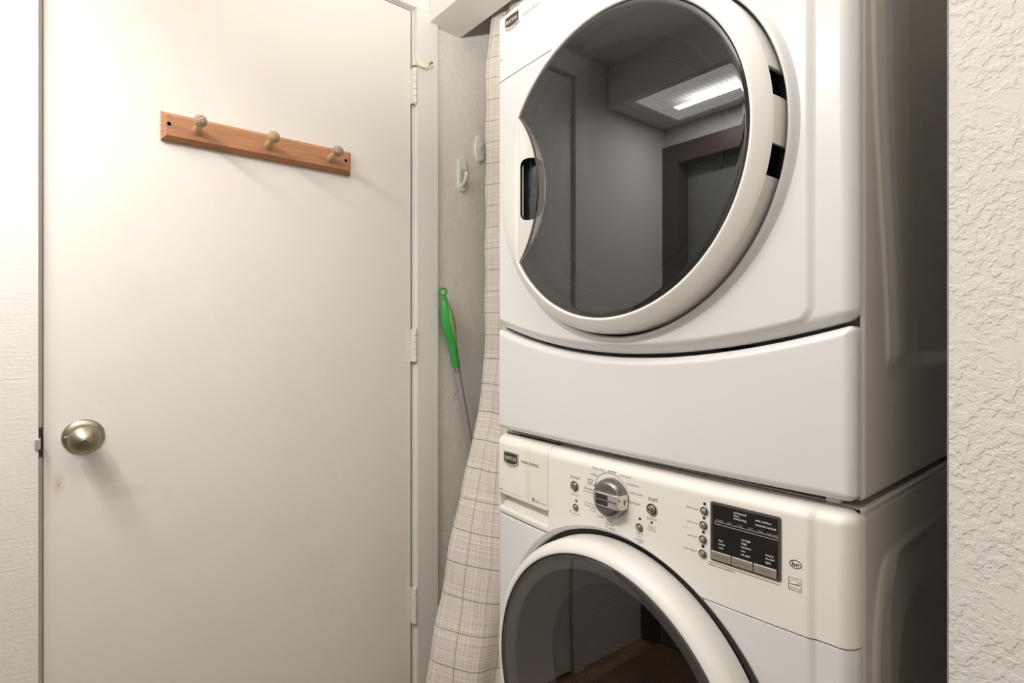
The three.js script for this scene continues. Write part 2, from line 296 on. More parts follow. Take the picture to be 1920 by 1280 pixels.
// plain plate filling its outline
function gridPlate({ x0, x1, bot, top, r, h, back, nu = 220, nv = 90, uvBox }) {
  const edge = (x) => { const e = Math.min(x - x0, x1 - x); return e >= r ? 0 : r - Math.sqrt(Math.max(0, r * r - (r - Math.max(e, 0)) ** 2)); };
  const xs = (u) => lerp(x0, x1, densify(u)), ys = (x, v) => lerp(bot(x) + edge(x), top(x) - edge(x), densify(v));
  const uv = (x, y) => (uvBox ? [(x - uvBox[0]) / (uvBox[1] - uvBox[0]), (y - uvBox[2]) / (uvBox[3] - uvBox[2])] : [x, y]);
  const face = grid(nu, nv, (u, v) => { const x = xs(u), y = ys(x, v); return [x, y, h(x, y), ...heightNormal(h, x, y), ...uv(x, y)]; });
  const parts = [face];
  for (const v of [0, 1]) parts.push(grid(nu, 1, (u, w) => { const x = xs(u), y = ys(x, v); return [x, y, lerp(h(x, y), back, w), undefined, 0, 0, ...uv(x, y)]; }));
  for (const u of [0, 1]) parts.push(grid(nv, 1, (v, w) => { const x = xs(u), y = ys(x, v); return [x, y, lerp(h(x, y), back, w), undefined, 0, 0, ...uv(x, y)]; }));
  return merge(parts);
}
// cabinet: side sheets with pressed relief, back, top, bottom
function cabinet(y0, y1, relief, zf = -0.029, zb = -0.73) {
  const side = (s) => grid(230, 300, (u, v) => { const z = lerp(zf, zb, u), y = lerp(y0, y1, v), e = Math.min(zf - z, y - y0, y1 - y), x = HW + (s > 0 ? relief(z, y) : 0) - roll(e, 0.004, 0.004); return [s * x, y, z, undefined, 0, 0, z, y]; }, { flip: s < 0 });
  return merge([side(1), side(-1), box(-HW + 0.003, HW - 0.003, y0, y1, zb - 0.002, zb), box(-HW + 0.003, HW - 0.003, y1 - 0.004, y1, zb, zf - 0.003), box(-HW + 0.003, HW - 0.003, y0, y0 + 0.004, zb, zf - 0.003)]);
}
const frontFrame = (y0, y1, extra, zf = -0.029) => merge([...extra.map(([a, b, c, d]) => box(a, b, c, d, zf - 0.0035, zf - 0.0015)), box(-HW + 0.004, -0.30, y0 + 0.002, y1 - 0.024, zf - 0.004, zf - 0.001), box(0.30, HW - 0.004, y0 + 0.002, y1 - 0.024, zf - 0.004, zf - 0.001), box(-0.30, 0.30, y1 - 0.05, y1 - 0.002, zf - 0.004, zf - 0.001), box(-0.30, 0.30, y0 + 0.002, y0 + 0.14, zf - 0.004, zf - 0.001)]);
// door frame ring: radius of the inner edge may follow a chord on the left
function ringGeo({ cx, cy, rin, prof, wall, gaps = [] }) {
  const nu = 540, k = prof.length - 1;
  const face = grid(nu, 6 * k, (u, v) => {
    const a = lerp(-PI, PI, u), s = v * k, i = Math.min(k - 1, Math.floor(s)), f = s - i, r0 = prof[0][0], r1 = prof[k][0];
    let r = lerp(prof[i][0], prof[i + 1][0], f), z = lerp(prof[i][1], prof[i + 1][1], f);
    const ri = rin(a);
    if (ri < r0 - 1e-6) r = lerp(ri, r1, (r - r0) / (r1 - r0));
    return [cx + r * Math.cos(a), cy + r * Math.sin(a), z];
  });
  const inside = grid(nu, 1, (u, v) => { const a = lerp(-PI, PI, u), r = Math.min(rin(a), prof[0][0]); return [cx + r * Math.cos(a), cy + r * Math.sin(a), prof[0][1] - v * 0.012]; });
  const cuts = [-180, ...gaps.flat(), 180].map((d) => d * PI / 180), walls = [];
  for (let i = 0; i < cuts.length; i += 2) {
    walls.push(grid(Math.ceil((cuts[i + 1] - cuts[i]) * 80), wall.length - 1, (u, v) => { const a = lerp(cuts[i], cuts[i + 1], u), [r, z] = wall[Math.round(v * (wall.length - 1))]; return [cx + r * Math.cos(a), cy + r * Math.sin(a), z]; }));
    if (gaps.length) for (const a of [cuts[i], cuts[i + 1]]) walls.push(grid(1, wall.length - 1, (u, v) => { const [r, z] = wall[Math.round(v * (wall.length - 1))], q = lerp(wall[0][0] - 0.002, r, u); return [cx + q * Math.cos(a), cy + q * Math.sin(a), z]; }));
  }
  return merge([face, inside, ...walls]);
}
const smoothProf = (pts, n = 24) => { const c = new THREE.SplineCurve(pts.map((p) => new THREE.Vector2(...p))); return c.getPoints(n).map((p) => [p.x, p.y]); };
const mirrorText = 1;
// print helper: canvas in millimetres with y up
function printer(g, k, x0, yTop) {
  const X = (x) => (x - x0) * k, Y = (y) => (yTop - y) * k;
  return {
    text(s, x, y, w, { bold = false, color = '#3d3833', font = 'sans-serif', maxH, align = 'left' } = {}) {      // baseline y, width w
      g.fillStyle = color; g.font = `${bold ? 'bold ' : ''}100px ${font}`; const m = g.measureText(s).width, f = (100 * w * k) / m;
      g.save(); g.translate(X(x), Y(y)); const h = maxH ? Math.min(1, (maxH * k) / (f * 0.72)) : 1; g.scale(1, h); g.font = `${bold ? 'bold ' : ''}${f}px ${font}`; g.textAlign = align; g.fillText(s, 0, 0); g.restore();
    },
    rect(x, y, w, h, color = '#2b2825') { g.fillStyle = color; g.fillRect(X(x), Y(y + h), w * k, h * k); },
    line(p, width = 0.5, color = '#2b2825') { g.strokeStyle = color; g.lineWidth = width * k; g.lineCap = 'round'; g.lineJoin = 'round'; g.beginPath(); p.forEach(([x, y], i) => (i ? g.lineTo(X(x), Y(y)) : g.moveTo(X(x), Y(y)))); g.stroke(); },
    X, Y,
  };
}
// maker's badge: chrome shield with a black enamel face
const badgeTex = canvasTex(512, 300, (g, W, H) => {
  g.fillStyle = '#211d1a'; g.fillRect(0, 0, W, H);
  g.fillStyle = '#d8d2c8'; g.font = 'bold 120px serif'; g.textAlign = 'center'; g.save(); g.translate(W / 2, 172); g.scale(0.84, 1); g.fillText('MAYTAG', 0, 0); g.restore();
});
function badge(parent, x, y, z) {
  const shield = (w, h, d) => { const s = new THREE.Shape(); s.moveTo(-w, h); s.quadraticCurveTo(0, h + 0.0016, w, h); s.lineTo(w, -h * 0.55); s.lineTo(w * 0.45, -h * 0.95); s.quadraticCurveTo(0, -h - d, -w * 0.45, -h * 0.95); s.lineTo(-w, -h * 0.55); s.closePath(); return s; };
  const b = mesh('badge', new THREE.ExtrudeGeometry(shield(0.0235, 0.0135, 0.001), { depth: 0.003, bevelEnabled: true, bevelSize: 0.0015, bevelThickness: 0.0015, bevelSegments: 3 }), M.chrome, parent);
  b.position.set(x, y, z); b.rotation.y = -0.02;
  const fg = new THREE.ShapeGeometry(shield(0.0205, 0.0105, 0)); fg.translate(-0.0003, 0.0014, 0);
  const p = fg.attributes.position, uv = fg.attributes.uv; for (let i = 0; i < p.count; i++) uv.setXY(i, (p.getX(i) + 0.0208) / 0.041, (p.getY(i) + 0.0115) / 0.0245);
  const f = mesh('badge_face', fg, phys(0xffffff, 0.25, { map: badgeTex, clearcoat: 0.5 }), b); f.position.z = 0.0047;
  b.userData.label = 'chrome shield badge with a black face reading MAYTAG';
  return b;
}

const DCX = -0.006;                                  // both doors sit just left of the middle
// ------------------------------------------------------------------ dryer (on top)
{
  const t = tag(group('clothes_dryer', scene, [MX, 0, MZ]), 'white front-loading dryer with a large smoked round door, stacked on the washer', 'dryer');
  const CY = 1.427, R = 0.290, Y0 = 0.952, TOP = 1.829, SEAM = 1.686;
  const low = (x) => 1.1187 + 0.052 * (x / HW) ** 2;           // curved seam over the lower panel
  const rightStep = (x, y, m) => 0.0042 * sstep(0.2865, 0.3005, x) ;
  const sdf = plateSdf({ x0: -HW + 0.0012, x1: HW - 0.0012, bot: (x) => low(x) + 0.0025, top: () => TOP, r: 0.014 });
  const plateau = plateSdf({ x0: -0.40, x1: 0.2945, bot: (x) => low(x) + 0.016, top: () => 2.2, r: 0.018 });
  const hFront = (x, y) => {
    const e = sdf(x, y), s = SEAM - y, rho = Math.hypot(x - DCX, y - CY);
    let z = bow(x) - roll(e, 0.017, 0.017) - 0.004 * sstep(0.006, -0.006, plateau(x, y));
    if (s > -0.004 && rho > R - 0.01) z -= roll(s, 0.002, 0.002);
    return z;
  };
  const hConsole = (x, y) => bow(x) - roll(sdf(x, y), 0.017, 0.017) - 0.004 * sstep(0.006, -0.006, plateau(x, y)) - roll(y - SEAM, 0.0015, 0.0015) - 0.0005;
  const outAngle = (x, y) => Math.atan2(y - CY, x - DCX), sf = SEAM - 0.0014, sc = SEAM + 0.0014;
  const af = Math.asin((sf - CY) / R), ac = Math.asin((sc - CY) / R);
  const cab = (z, y) => {                                       // pressed ribs in the side sheet
    const bend = 0.056 * sstep(1.62, 1.10, y) ** 1.4, A = -z - 0.053 - bend, B = -z - 0.124 - bend, C = -z - 0.222 - bend * 0.8, g = sstep(1.105, 1.13, y);
    const circ = Math.hypot(z + 0.184, y - 1.028) - 0.054;
    return 1.35 * g * (0.0022 * sstep(0, 0.006, A) + 0.0016 * Math.exp(-(((A - 0.035) / 0.016) ** 2)) - 0.0045 * sstep(0, 0.012, B) - 0.003 * sstep(0, 0.02, C)) + 0.0009 * Math.exp(-((circ / 0.0016) ** 2));
  };
  mesh('cabinet', cabinet(Y0, 1.832, cab), M.cabinet, t);
  mesh('front_frame', frontFrame(Y0, 1.832, [[-0.30, 0.30, 1.08, 1.138], [-0.30, -0.14, 1.13, 1.195], [0.14, 0.30, 1.13, 1.195]]), M.gasket, t);
  mesh('front_panel', sectorPlate({ cx: DCX, cy: CY, R, a0: PI - af, a1: 2 * PI + af, o0: outAngle(-HW + 0.0012, sf), o1: 2 * PI + outAngle(HW - 0.0012, sf), sdf, h: hFront, back: -0.03, nu: 900, nv: 100 }), M.enamel, t);
  const ctex = canvasTex(2048, 450, (g, W, H) => {
    const k = W / 686; g.fillStyle = '#eae7e1'; g.fillRect(0, 0, W, H); const p = printer(g, k, -343, 1836);
    p.text('2000 SERIES', -250, 1788.5, 57, { bold: true, maxH: 5.6, color: '#6b655e' });
    p.text('MCT', -328, 1730.0, 13.5, { bold: true, color: '#6f6962' }); p.text('Maytag Commercial Technology', -312, 1727.0, 62, { color: '#b0aaa1' });
  });
  mesh('console', sectorPlate({ cx: DCX, cy: CY, R, a0: ac, a1: PI - ac, o0: outAngle(HW - 0.0012, sc), o1: outAngle(-HW + 0.0012, sc), sdf, h: hConsole, back: -0.03, nu: 700, nv: 60, uvBox: [-0.343, 0.343, 1.836 - 0.1507, 1.836] }), phys(0xffffff, 0.4, { map: ctex, clearcoat: 0.4, clearcoatRoughness: 0.2 }), t);
  badge(t, -0.2815, 1.7945, bow(-0.28) - 0.002);
  // rounded rim of the panel round the door opening
  const rimH = (a, r, off) => lerp(0.0132, bow(DCX + r * Math.cos(a)), sstep(0.2775, 0.2902, r)) + off;
  const rimProf = [[0.2902, -0.0003], [0.2885, 0.0004], [0.2862, 0.0014], [0.2838, 0.0024], [0.2812, 0.0026], [0.2788, 0.0014], [0.2772, -0.0014], [0.2766, -0.008], [0.2766, -0.03]];
  mesh('door_surround', grid(540, 8, (u, v) => { const a = u * 2 * PI, [r, o] = rimProf[Math.round(v * 8)]; return [DCX + r * Math.cos(a), CY + r * Math.sin(a), rimH(a, r, o)]; }, { flip: true }), M.enamel, t);
  mesh('gasket', latheZ([[0.2766, -0.012], [0.262, -0.010], [0.255, -0.02]], 160).translate(DCX, CY, 0), M.gasket, t);
  // door ring with hinge slots on the right, chord on the left
  const CH = 0.205, rin = (a) => (Math.cos(a) < 0 ? Math.min(0.2466, CH / Math.max(1e-3, -Math.cos(a))) : 0.2466);
  mesh('door_ring', ringGeo({ cx: DCX, cy: CY, rin, prof: smoothProf([[0.2466, 0.0478], [0.2478, 0.0495], [0.2500, 0.0500], [0.2530, 0.0488], [0.2600, 0.0445], [0.2672, 0.0395], [0.2712, 0.0358]], 36), wall: smoothProf([[0.2712, 0.0358], [0.2721, 0.0330], [0.2727, 0.027], [0.2732, 0.016], [0.2736, -0.004]], 10), gaps: [[-15.6, -7.3], [5.4, 13.6]] }), M.plastic, t);
  // smoked window: flat, rolled at its rim, with the finger notch cut into its left edge
  const NS = 0.049, NH = Math.sqrt(0.2458 ** 2 - CH ** 2), NR = (NS * NS + NH * NH) / (2 * NS), NC = -CH + NS - NR;      // notch arc
  const rout = (a) => { const c = Math.cos(a), s = Math.sin(a); let r = 0.2458; const b = c * NC, disc = b * b - NC * NC + NR * NR; if (c < 0 && Math.abs(s / c) < NH / CH && disc > 0) { const q = -(-b + Math.sqrt(disc)); const rr = b + 0; const r1 = b - Math.sqrt(disc); r = Math.min(r, r1 > 0 ? r1 : r); } return r; };
  const glassZ = (d) => 0.0486 - roll(d, 0.009, 0.0035);
  const glass = mesh('door_glass', grid(720, 60, (u, v) => { const a = u * 2 * PI, ro = rout(a), r = ro * (1 - (1 - v) ** 2.2); return [DCX + r * Math.cos(a), CY + r * Math.sin(a), glassZ(ro - r)]; }), M.smoke, t);
  glass.userData.label = 'smoked grey round window with a notch cut in its left edge';
  mesh('glass_rim', grid(720, 1, (u, v) => { const a = u * 2 * PI, r = rout(a); return [DCX + r * Math.cos(a), CY + r * Math.sin(a), lerp(0.0452, 0.0395, v)]; }), M.liner, glass);
  // hand hold: scooped plate with a black pocket
  const sc1 = new THREE.Shape(); sc1.moveTo(0, -NH); for (let i = 0; i <= 30; i++) { const y = lerp(-NH, NH, i / 30); sc1.lineTo((NC + Math.sqrt(NR * NR - y * y) + CH) * 1.02 + 0.006, y); } sc1.lineTo(0, NH); sc1.closePath();
  const hole = (w, h, r, ox) => { const q = 0.032; const p = new THREE.Path(); p.moveTo(ox + r, -h); p.lineTo(ox + w - q, -h); p.quadraticCurveTo(ox + w, -h, ox + w, -h + q); p.lineTo(ox + w, h - q); p.quadraticCurveTo(ox + w, h, ox + w - q, h); p.lineTo(ox + r, h); p.quadraticCurveTo(ox, h, ox, h - r); p.lineTo(ox, -h + r); p.quadraticCurveTo(ox, -h, ox + r, -h); return p; };
  sc1.holes.push(hole(0.0492, 0.0585, 0.016, 0.003));
  const tilt = 0.40, scoop = mesh('hand_hold', new THREE.ShapeGeometry(sc1, 12).rotateY(tilt).translate(DCX - CH, CY, 0.0475), M.beige, t);
  const pk = hole(0.0492, 0.0585, 0.016, 0.003).getPoints(10);
  const pocket = [grid(pk.length - 1, 1, (u, v) => { const q = pk[Math.round(u * (pk.length - 1))]; return [q.x, q.y, -0.022 * v]; }), new THREE.ShapeGeometry(new THREE.Shape(pk)).translate(0, 0, -0.022)].map((g) => g.rotateY(tilt).translate(DCX - CH, CY, 0.0475));
  mesh('pocket', merge(pocket), M.blackGloss, scoop);
  // inner side of the door seen through the glass
  mesh('liner_rim', latheZ([[0.247, 0.040], [0.236, 0.036], [0.232, 0.026]], 160).translate(DCX, CY, 0), M.liner, t);
  mesh('door_liner', latheZ([[0.232, 0.026], [0.205, 0.022], [0.202, 0.012], [0.178, -0.01], [0.174, -0.03], [0.06, -0.034], [0, -0.034]], 160).translate(DCX, CY, 0), M.linerDark, t);
  for (const [r, z] of [[0.2325, 0.0268], [0.2035, 0.0222], [0.1775, -0.0085]]) mesh('liner_bead', new THREE.TorusGeometry(r, 0.0007, 6, 160).translate(DCX, CY, z), M.linerEdge, t);
  // lower panel, rounded corners, top edge following the curved seam
  const lt = (x) => low(x) - 0.0035, lsdf = plateSdf({ x0: -HW, x1: HW - 0.002, bot: () => Y0 + 0.001, top: lt, r: 0.010 });
  const hLow = (x, y) => bow(x) - 0.002 - roll(lsdf(x, y), 0.013, 0.013);
  mesh('lower_panel', gridPlate({ x0: -HW, x1: HW - 0.002, bot: () => Y0 + 0.001, top: lt, r: 0.010, h: hLow, back: -0.03, nu: 320, nv: 120 }), M.enamel, t);
  for (const s of [1, -1]) mesh('stacking_bracket', box(s * 0.314 - 0.008, s * 0.314 + 0.008, 0.9475, 0.9525, -0.03, -0.014, 0.0015), M.cabinet, t);
}

// ------------------------------------------------------------------ washer (underneath)
{
  const t = tag(group('washing_machine', scene, [MX, 0, MZ]), 'white front-loading washer with dial and dark display, under the dryer', 'washer');
  const CY = 0.540, DCX = -0.012, R = 0.2875, Y0 = 0.03, TOP = 0.941, SEAM = 0.7765, DX = -0.1685;
  const step = (x) => 0.0038 * sstep(0.2905, 0.3015, x);
  const cab = (z, y) => {
    const rr = (l, top, rz, ry) => { const qx = Math.max(0, (z - (l - rz)) / rz), qy = Math.max(0, (y - (top - ry)) / ry), k = Math.min(rz, ry); return z < l - rz && y < top - ry ? Math.min(l - z, top - y) : (1 - Math.hypot(qx, qy)) * k; };   // inside > 0
    const A = rr(-0.058, 0.873, 0.058, 0.13), B = rr(-0.124, 0.866, 0.05, 0.09), C = rr(-0.172, 0.785, 0.08, 0.11);
    return 0.0026 * sstep(0, 0.006, A) + 0.0014 * Math.exp(-(((A - 0.018) / 0.008) ** 2)) * (B < 0 ? 1 : 0.2) - 0.0055 * sstep(0, 0.012, B) - 0.0075 * sstep(0, 0.03, C) - 0.0016 * Math.exp(-(((y - 0.9345) / 0.0016) ** 2));
  };
  mesh('cabinet', cabinet(Y0, 0.9435, cab), M.cabinet, t);
  mesh('front_frame', frontFrame(Y0, 0.9435, [[0.17, 0.30, 0.755, 0.80], [-0.30, -0.185, 0.755, 0.80]]), M.gasket, t);
  // control console: everything right of the drawer
  const sdf = plateSdf({ x0: -HW + 0.0012, x1: HW - 0.0012, bot: () => 0.045, top: () => TOP, r: 0.016 });
  const dish = (x, y) => 0.009 * sstep(0, 0.048, 0.328 - Math.hypot(x + 0.006, y - 0.498));       // shallow hollow round the door
  const base = (x, y) => bow(x) - roll(sdf(x, y), 0.019, 0.021) - step(x) - dish(x, y);
  const sC = SEAM + 0.0008, sF = SEAM - 0.0008;
  const hCon = (x, y) => base(x, y) + 0.0015 - roll(y - sC, 0.0015, 0.0015) - roll(x - DX, 0.002, 0.002);
  const K = 4, X0 = -169, YT = 943, CW = 512, CHh = 170;
  const ptex = canvasTex(CW * K, CHh * K, (g, W, H) => {
    g.fillStyle = '#eeeae2'; g.fillRect(0, 0, W, H);
    const p = printer(g, K, X0, YT), ink = '#3b3631', red = '#c4705f', T = (s, x, y, w, o) => p.text(s, x, y, w, { color: ink, ...o });
    T('power', -107.9, 896.6, 25); T('cancel', -107.4, 866.3, 20.4, { color: red }); p.rect(-95.3, 856.3, 4.2, 4.2); T('C', -109.1, 833.2, 4.6, { bold: true }); T('fresh spin', -102.8, 833.0, 19.4, { color: '#8b857d' });
    T('heavy duty', -54.9, 922.6, 28); T('normal', -20.8, 924.2, 18.6, { bold: true }); T('whites', -58.3, 911.2, 16.9); T('power', -65.8, 901.4, 14.9, { bold: true }); T('wash', -65.8, 896.3, 12.2, { bold: true });
    p.line([[-66.4, 894.2], [-48.6, 894.6]], 0.7); p.rect(-50, 893.2, 4.2, 3.8); for (const [x, y] of [[-47.5, 898], [-46.4, 900.6], [-45.3, 903]]) p.line([[x - 1.6, y - 0.4], [x + 0.6, y + 0.4]], 1.2);
    T('allergen', -74.4, 884.2, 23.5); p.line([[-75.2, 880.4], [-48, 880.6]], 0.7);
    T('cold wash', 4.4, 922, 24.6); T('comforters', 17.7, 911.2, 26.2); T('rapid wash', 24.3, 898.8, 26.9); T('delicate', 25.3, 883, 19.9);
    p.line([[-72.4, 861.4], [-40, 861.8]], 0.7); T('rinse, drain', -73.2, 854.8, 29.5); T('& spin', -59.5, 849.6, 15); T('soak', -41.7, 843.6, 12.2); T('clean', -23.4, 841.4, 13.8); T('washer', -25.8, 835.8, 18.6); T('with', -25.1, 831.6, 5.8); T('affresh', -18.1, 829.6, 13.5, { bold: true });
    const arc = (a0, a1) => { const q = []; for (let i = 0; i <= 40; i++) { const a = lerp(a0, a1, i / 40) * PI / 180; q.push([-13.9 + 38 * Math.cos(a), 884.7 + 38.2 * Math.sin(a)]); } return q; };
    p.line(arc(-3, 147), 0.8); p.line(arc(240, 272), 0.8);
    T('start', 60.7, 896.2, 17.5, { bold: false }); T('start', 60.9, 896.2, 17.5); T('pause', 59, 866.6, 18, { color: red }); p.rect(65.6, 860.8, 3.9, 3.9);
    T('door locked', 60.9, 856, 13.4, { bold: true }); T('press pause', 60.3, 852.9, 14, { bold: true }); T('to unlock door', 59, 849.9, 16.5, { bold: true });
    p.rect(43.5, 860.8, 4.2, 4.2); T('control', 38.1, 837.9, 13.1); T('lock', 41.3, 833.9, 7.1); T('press & hold', 37.1, 829.6, 15.7, { bold: true }); T('to lock/unlock', 35.5, 826.8, 17.3, { bold: true }); T('controls', 40.1, 823.8, 8.9, { bold: true });
    for (const [x, y] of [[154.3, 910.4], [153.3, 890], [152.4, 869.8], [151.8, 849.4]]) p.rect(x, y, 4, 4.1);
    T('delay start', 126.7, 900.8, 20.2); T('2nd rinse', 128.3, 880.4, 18); T('prewash', 129.1, 860.6, 16.3); T('cycle signal', 121.8, 840, 22.8);
    p.line([[122, 870], [131, 873.2]], 0.5, '#d59a8c');
    p.line([[162, 833], [259.6, 832]], 0.6); T('options and modifiers', 161.7, 828.4, 38.9, { bold: true });
    // high-efficiency oval
    g.lineWidth = 1.1 * K; g.strokeStyle = ink; g.beginPath(); g.ellipse(p.X(278.4), p.Y(864.5), 7.0 * K, 5.0 * K, 0, 0, 2 * PI); g.stroke();
    p.text('he', 273.2, 861.6, 9.6, { bold: true, color: ink, font: 'serif' }); p.line([[275.5, 864.2], [283.5, 865.2]], 0.9, ink);
    // energy label
    p.line([[270.2, 846.6], [285.2, 846.6], [285.2, 830.8], [270.2, 830.8], [270.2, 846.6]], 0.5, ink); p.line([[270.2, 834.4], [285.2, 834.4]], 0.4, ink);
    const ar = []; for (let i = 0; i <= 20; i++) { const a = lerp(165, 25, i / 20) * PI / 180; ar.push([277.4 + 7.4 * Math.cos(a), 838.6 + 6 * Math.sin(a)]); } p.line(ar, 0.45, ink);
    const sw = []; for (let i = 0; i <= 30; i++) sw.push([271 + i * 0.33, 838.2 + 0.5 * Math.sin(i * 1.7) + i * 0.03]); p.line(sw, 0.6, ink);
    const star = []; for (let i = 0; i <= 10; i++) { const a = PI / 2 + i * PI / 5, r = i % 2 ? 0.9 : 2.2; star.push([281.6 + r * Math.cos(a), 839.6 + r * Math.sin(a)]); } p.line(star, 0.45, ink);
    T('ENERGY STAR', 270.8, 831.6, 13.8);
  });
  const angC = Math.asin((sC - CY) / R), out = (x, y) => Math.atan2(y - CY, x - DCX);
  const conSdf = (x, y) => Math.min(sdf(x, y), x - DX);
  mesh('control_panel', sectorPlate({ cx: DCX, cy: CY, R, a0: angC, a1: PI - Math.acos(clamp((DCX - DX) / R, -1, 1)) + 0.0, o0: out(HW - 0.0012, sC), o1: PI - Math.acos(clamp((DCX - DX) / R, -1, 1)) - 0.004, sdf: conSdf, h: hCon, back: -0.03, nu: 900, nv: 110, uvBox: [X0 / 1000, (X0 + CW) / 1000, (YT - CHh) / 1000, YT / 1000] }), phys(0xffffff, 0.42, { map: ptex, clearcoat: 0.25, clearcoatRoughness: 0.3 }), t);
  // detergent drawer
  const DB = 0.8195, dx1 = DX - 0.0012, dsdf = plateSdf({ x0: -HW, x1: HW, bot: () => 0.045, top: () => TOP, r: 0.016 });
  const hDr = (x, y) => bow(x) + 0.0015 - roll(dsdf(x, y), 0.019, 0.021) - roll(dx1 - x, 0.003, 0.003) - roll(y - DB, 0.002, 0.002);
  const dtex = canvasTex(1056, 780, (g, W, H) => {
    const k = 6; g.fillStyle = '#f0ece4'; g.fillRect(0, 0, W, H);
    const st = g.createLinearGradient(100 * k, 0, 150 * k, 0); st.addColorStop(0, 'rgba(214,204,170,0)'); st.addColorStop(0.35, 'rgba(218,210,184,0.35)'); st.addColorStop(0.6, 'rgba(214,204,170,0.12)'); st.addColorStop(1, 'rgba(218,210,184,0.2)'); g.fillStyle = st; g.fillRect(100 * k, 0, 76 * k, H);
    const p = printer(g, k, -344, 943), ink = '#3b3631';
    p.text('2000 SERIES', -251.4, 896.3, 56.7, { bold: true, maxH: 5.6, color: ink }); p.text('MCT', -328, 825.0, 14, { bold: true, color: '#56504a' }); p.text('Maytag Commercial Technology', -312, 825.4, 60, { color: '#aaa49a' });
    p.rect(-215, 828.6, 6.4, 6.6, ink); p.line([[-213.4, 829.5], [-213.4, 832.6], [-210.6, 832.6]], 0.9, '#f0ece4'); p.text('eco', -207, 828.6, 11, { bold: true, color: ink }); p.text('conserve', -195.5, 828.6, 22.5, { color: ink });
  });
  const dr = mesh('detergent_drawer', gridPlate({ x0: -HW + 0.001, x1: dx1, bot: () => DB, top: () => TOP, r: 0.006, h: hDr, back: -0.02, nu: 160, nv: 130, uvBox: [-0.344, -0.168, 0.813, 0.943] }), phys(0xffffff, 0.42, { map: dtex, clearcoat: 0.25, clearcoatRoughness: 0.3 }), t);
  badge(t, -0.2835, 0.8970, bow(-0.28) - 0.001);
  const overDoor = (x) => CY + Math.sqrt(Math.max(0, R * R - (x - DCX) ** 2)) + 0.0004;
  const lip = (x0, x1, y0, y1, r) => gridPlate({ x0, x1, bot: (x) => (x > -0.2 ? Math.max(y0, overDoor(x)) : y0), top: () => y1, r: 0.0012, h: (x, y) => bow(x) + 0.0008 - roll(Math.min(x - x0, x1 - x, y - y0, y1 - y), r, r) - roll(x + HW, 0.019, 0.021) - dish(x, y), back: -0.035, nu: 120, nv: 24 });
  mesh('drawer_grip', merge([lip(-HW + 0.001, DX - 0.001, SEAM + 0.0008, 0.7925, 0.006), lip(-HW + 0.001, -0.328, 0.7925, DB - 0.001, 0.003),
    grid(40, 12, (u, v) => { const a = lerp(0.15, PI / 2 + 0.25, v), x = lerp(-0.332, DX, u); return [x, lerp(0.790, 0.8195, v), bow(x) - 0.022 * Math.sin(Math.min(a, PI / 2)) - 0.002]; }), box(-HW + 0.019, DX, DB - 0.003, DB - 0.001, -0.03, -0.001)]), M.cream, dr);
  // lower front panel round the door
  const hFr = (x, y) => base(x, y) - roll(sF - y, 0.002, 0.002) * (Math.abs(x) > 0.1 ? 1 : 0);
  const sdfF = (x, y) => sdf(x, y);
  const aF = Math.asin((sF - CY) / R);
  mesh('front_panel', sectorPlate({ cx: DCX, cy: CY, R, a0: PI - aF, a1: 2 * PI + aF, o0: out(-HW + 0.0012, sF), o1: 2 * PI + out(HW - 0.0012, sF), sdf: sdfF, h: hFr, back: -0.03, nu: 900, nv: 80 }), M.enamel, t);
  const rimProf = [[0.2877, 0.0002], [0.2862, -0.0012], [0.2824, -0.0048], [0.2802, -0.0072], [0.2788, -0.010], [0.2788, -0.035]];
  mesh('door_surround', grid(540, 5, (u, v) => { const a = u * 2 * PI, [r, o] = rimProf[Math.round(v * 5)]; return [DCX + r * Math.cos(a), CY + r * Math.sin(a), bow(DCX + r * Math.cos(a)) + o - step(DCX + r * Math.cos(a)) - dish(DCX + 0.2875 * Math.cos(a), CY + 0.2875 * Math.sin(a))]; }, { flip: true }), M.plastic, t);
  mesh('gasket', latheZ([[0.2792, -0.012], [0.265, -0.008], [0.262, -0.014]], 160).translate(DCX, CY, 0), M.gasket, t);
  mesh('door_ring', ringGeo({ cx: DCX, cy: CY, rin: () => 0.2475, prof: smoothProf([[0.2475, 0.0490], [0.2486, 0.0512], [0.2515, 0.0520], [0.2560, 0.0506], [0.2610, 0.0472], [0.2654, 0.0412], [0.2676, 0.0350]], 40), wall: smoothProf([[0.2676, 0.0350], [0.2684, 0.031], [0.2688, 0.024], [0.2692, 0.0]], 8) }), M.plastic, t);
  const glass = mesh('door_glass', grid(360, 50, (u, v) => { const a = u * 2 * PI, r = 0.247 * (1 - (1 - v) ** 2.2); return [DCX + r * Math.cos(a), CY + r * Math.sin(a), 0.0515 + 0.006 * (1 - (r / 0.247) ** 2) - roll(0.247 - r, 0.008, 0.003)]; }), M.smokeDark, t);
  glass.userData.label = 'dark smoked round window of the washer';
  mesh('glass_rim', latheZ([[0.2474, 0.051], [0.2458, 0.0488], [0.2458, 0.042]], 200).translate(DCX, CY, 0), M.blackGloss, glass);
  mesh('door_liner', latheZ([[0.2462, 0.043], [0.2212, 0.041], [0.2195, 0.036]], 160).translate(DCX, CY, 0), M.linerLight, t);
  mesh('door_funnel', latheZ([[0.2195, 0.036], [0.205, 0.006], [0.188, -0.014], [0.180, -0.022]], 160).translate(DCX, CY, 0), M.linerMid, t);
  mesh('glass_bowl', latheZ([[0.180, -0.022], [0.172, -0.06], [0.160, -0.10], [0.135, -0.128], [0.09, -0.142], [0, -0.146]], 120).translate(DCX, CY, 0), M.bowl, t);
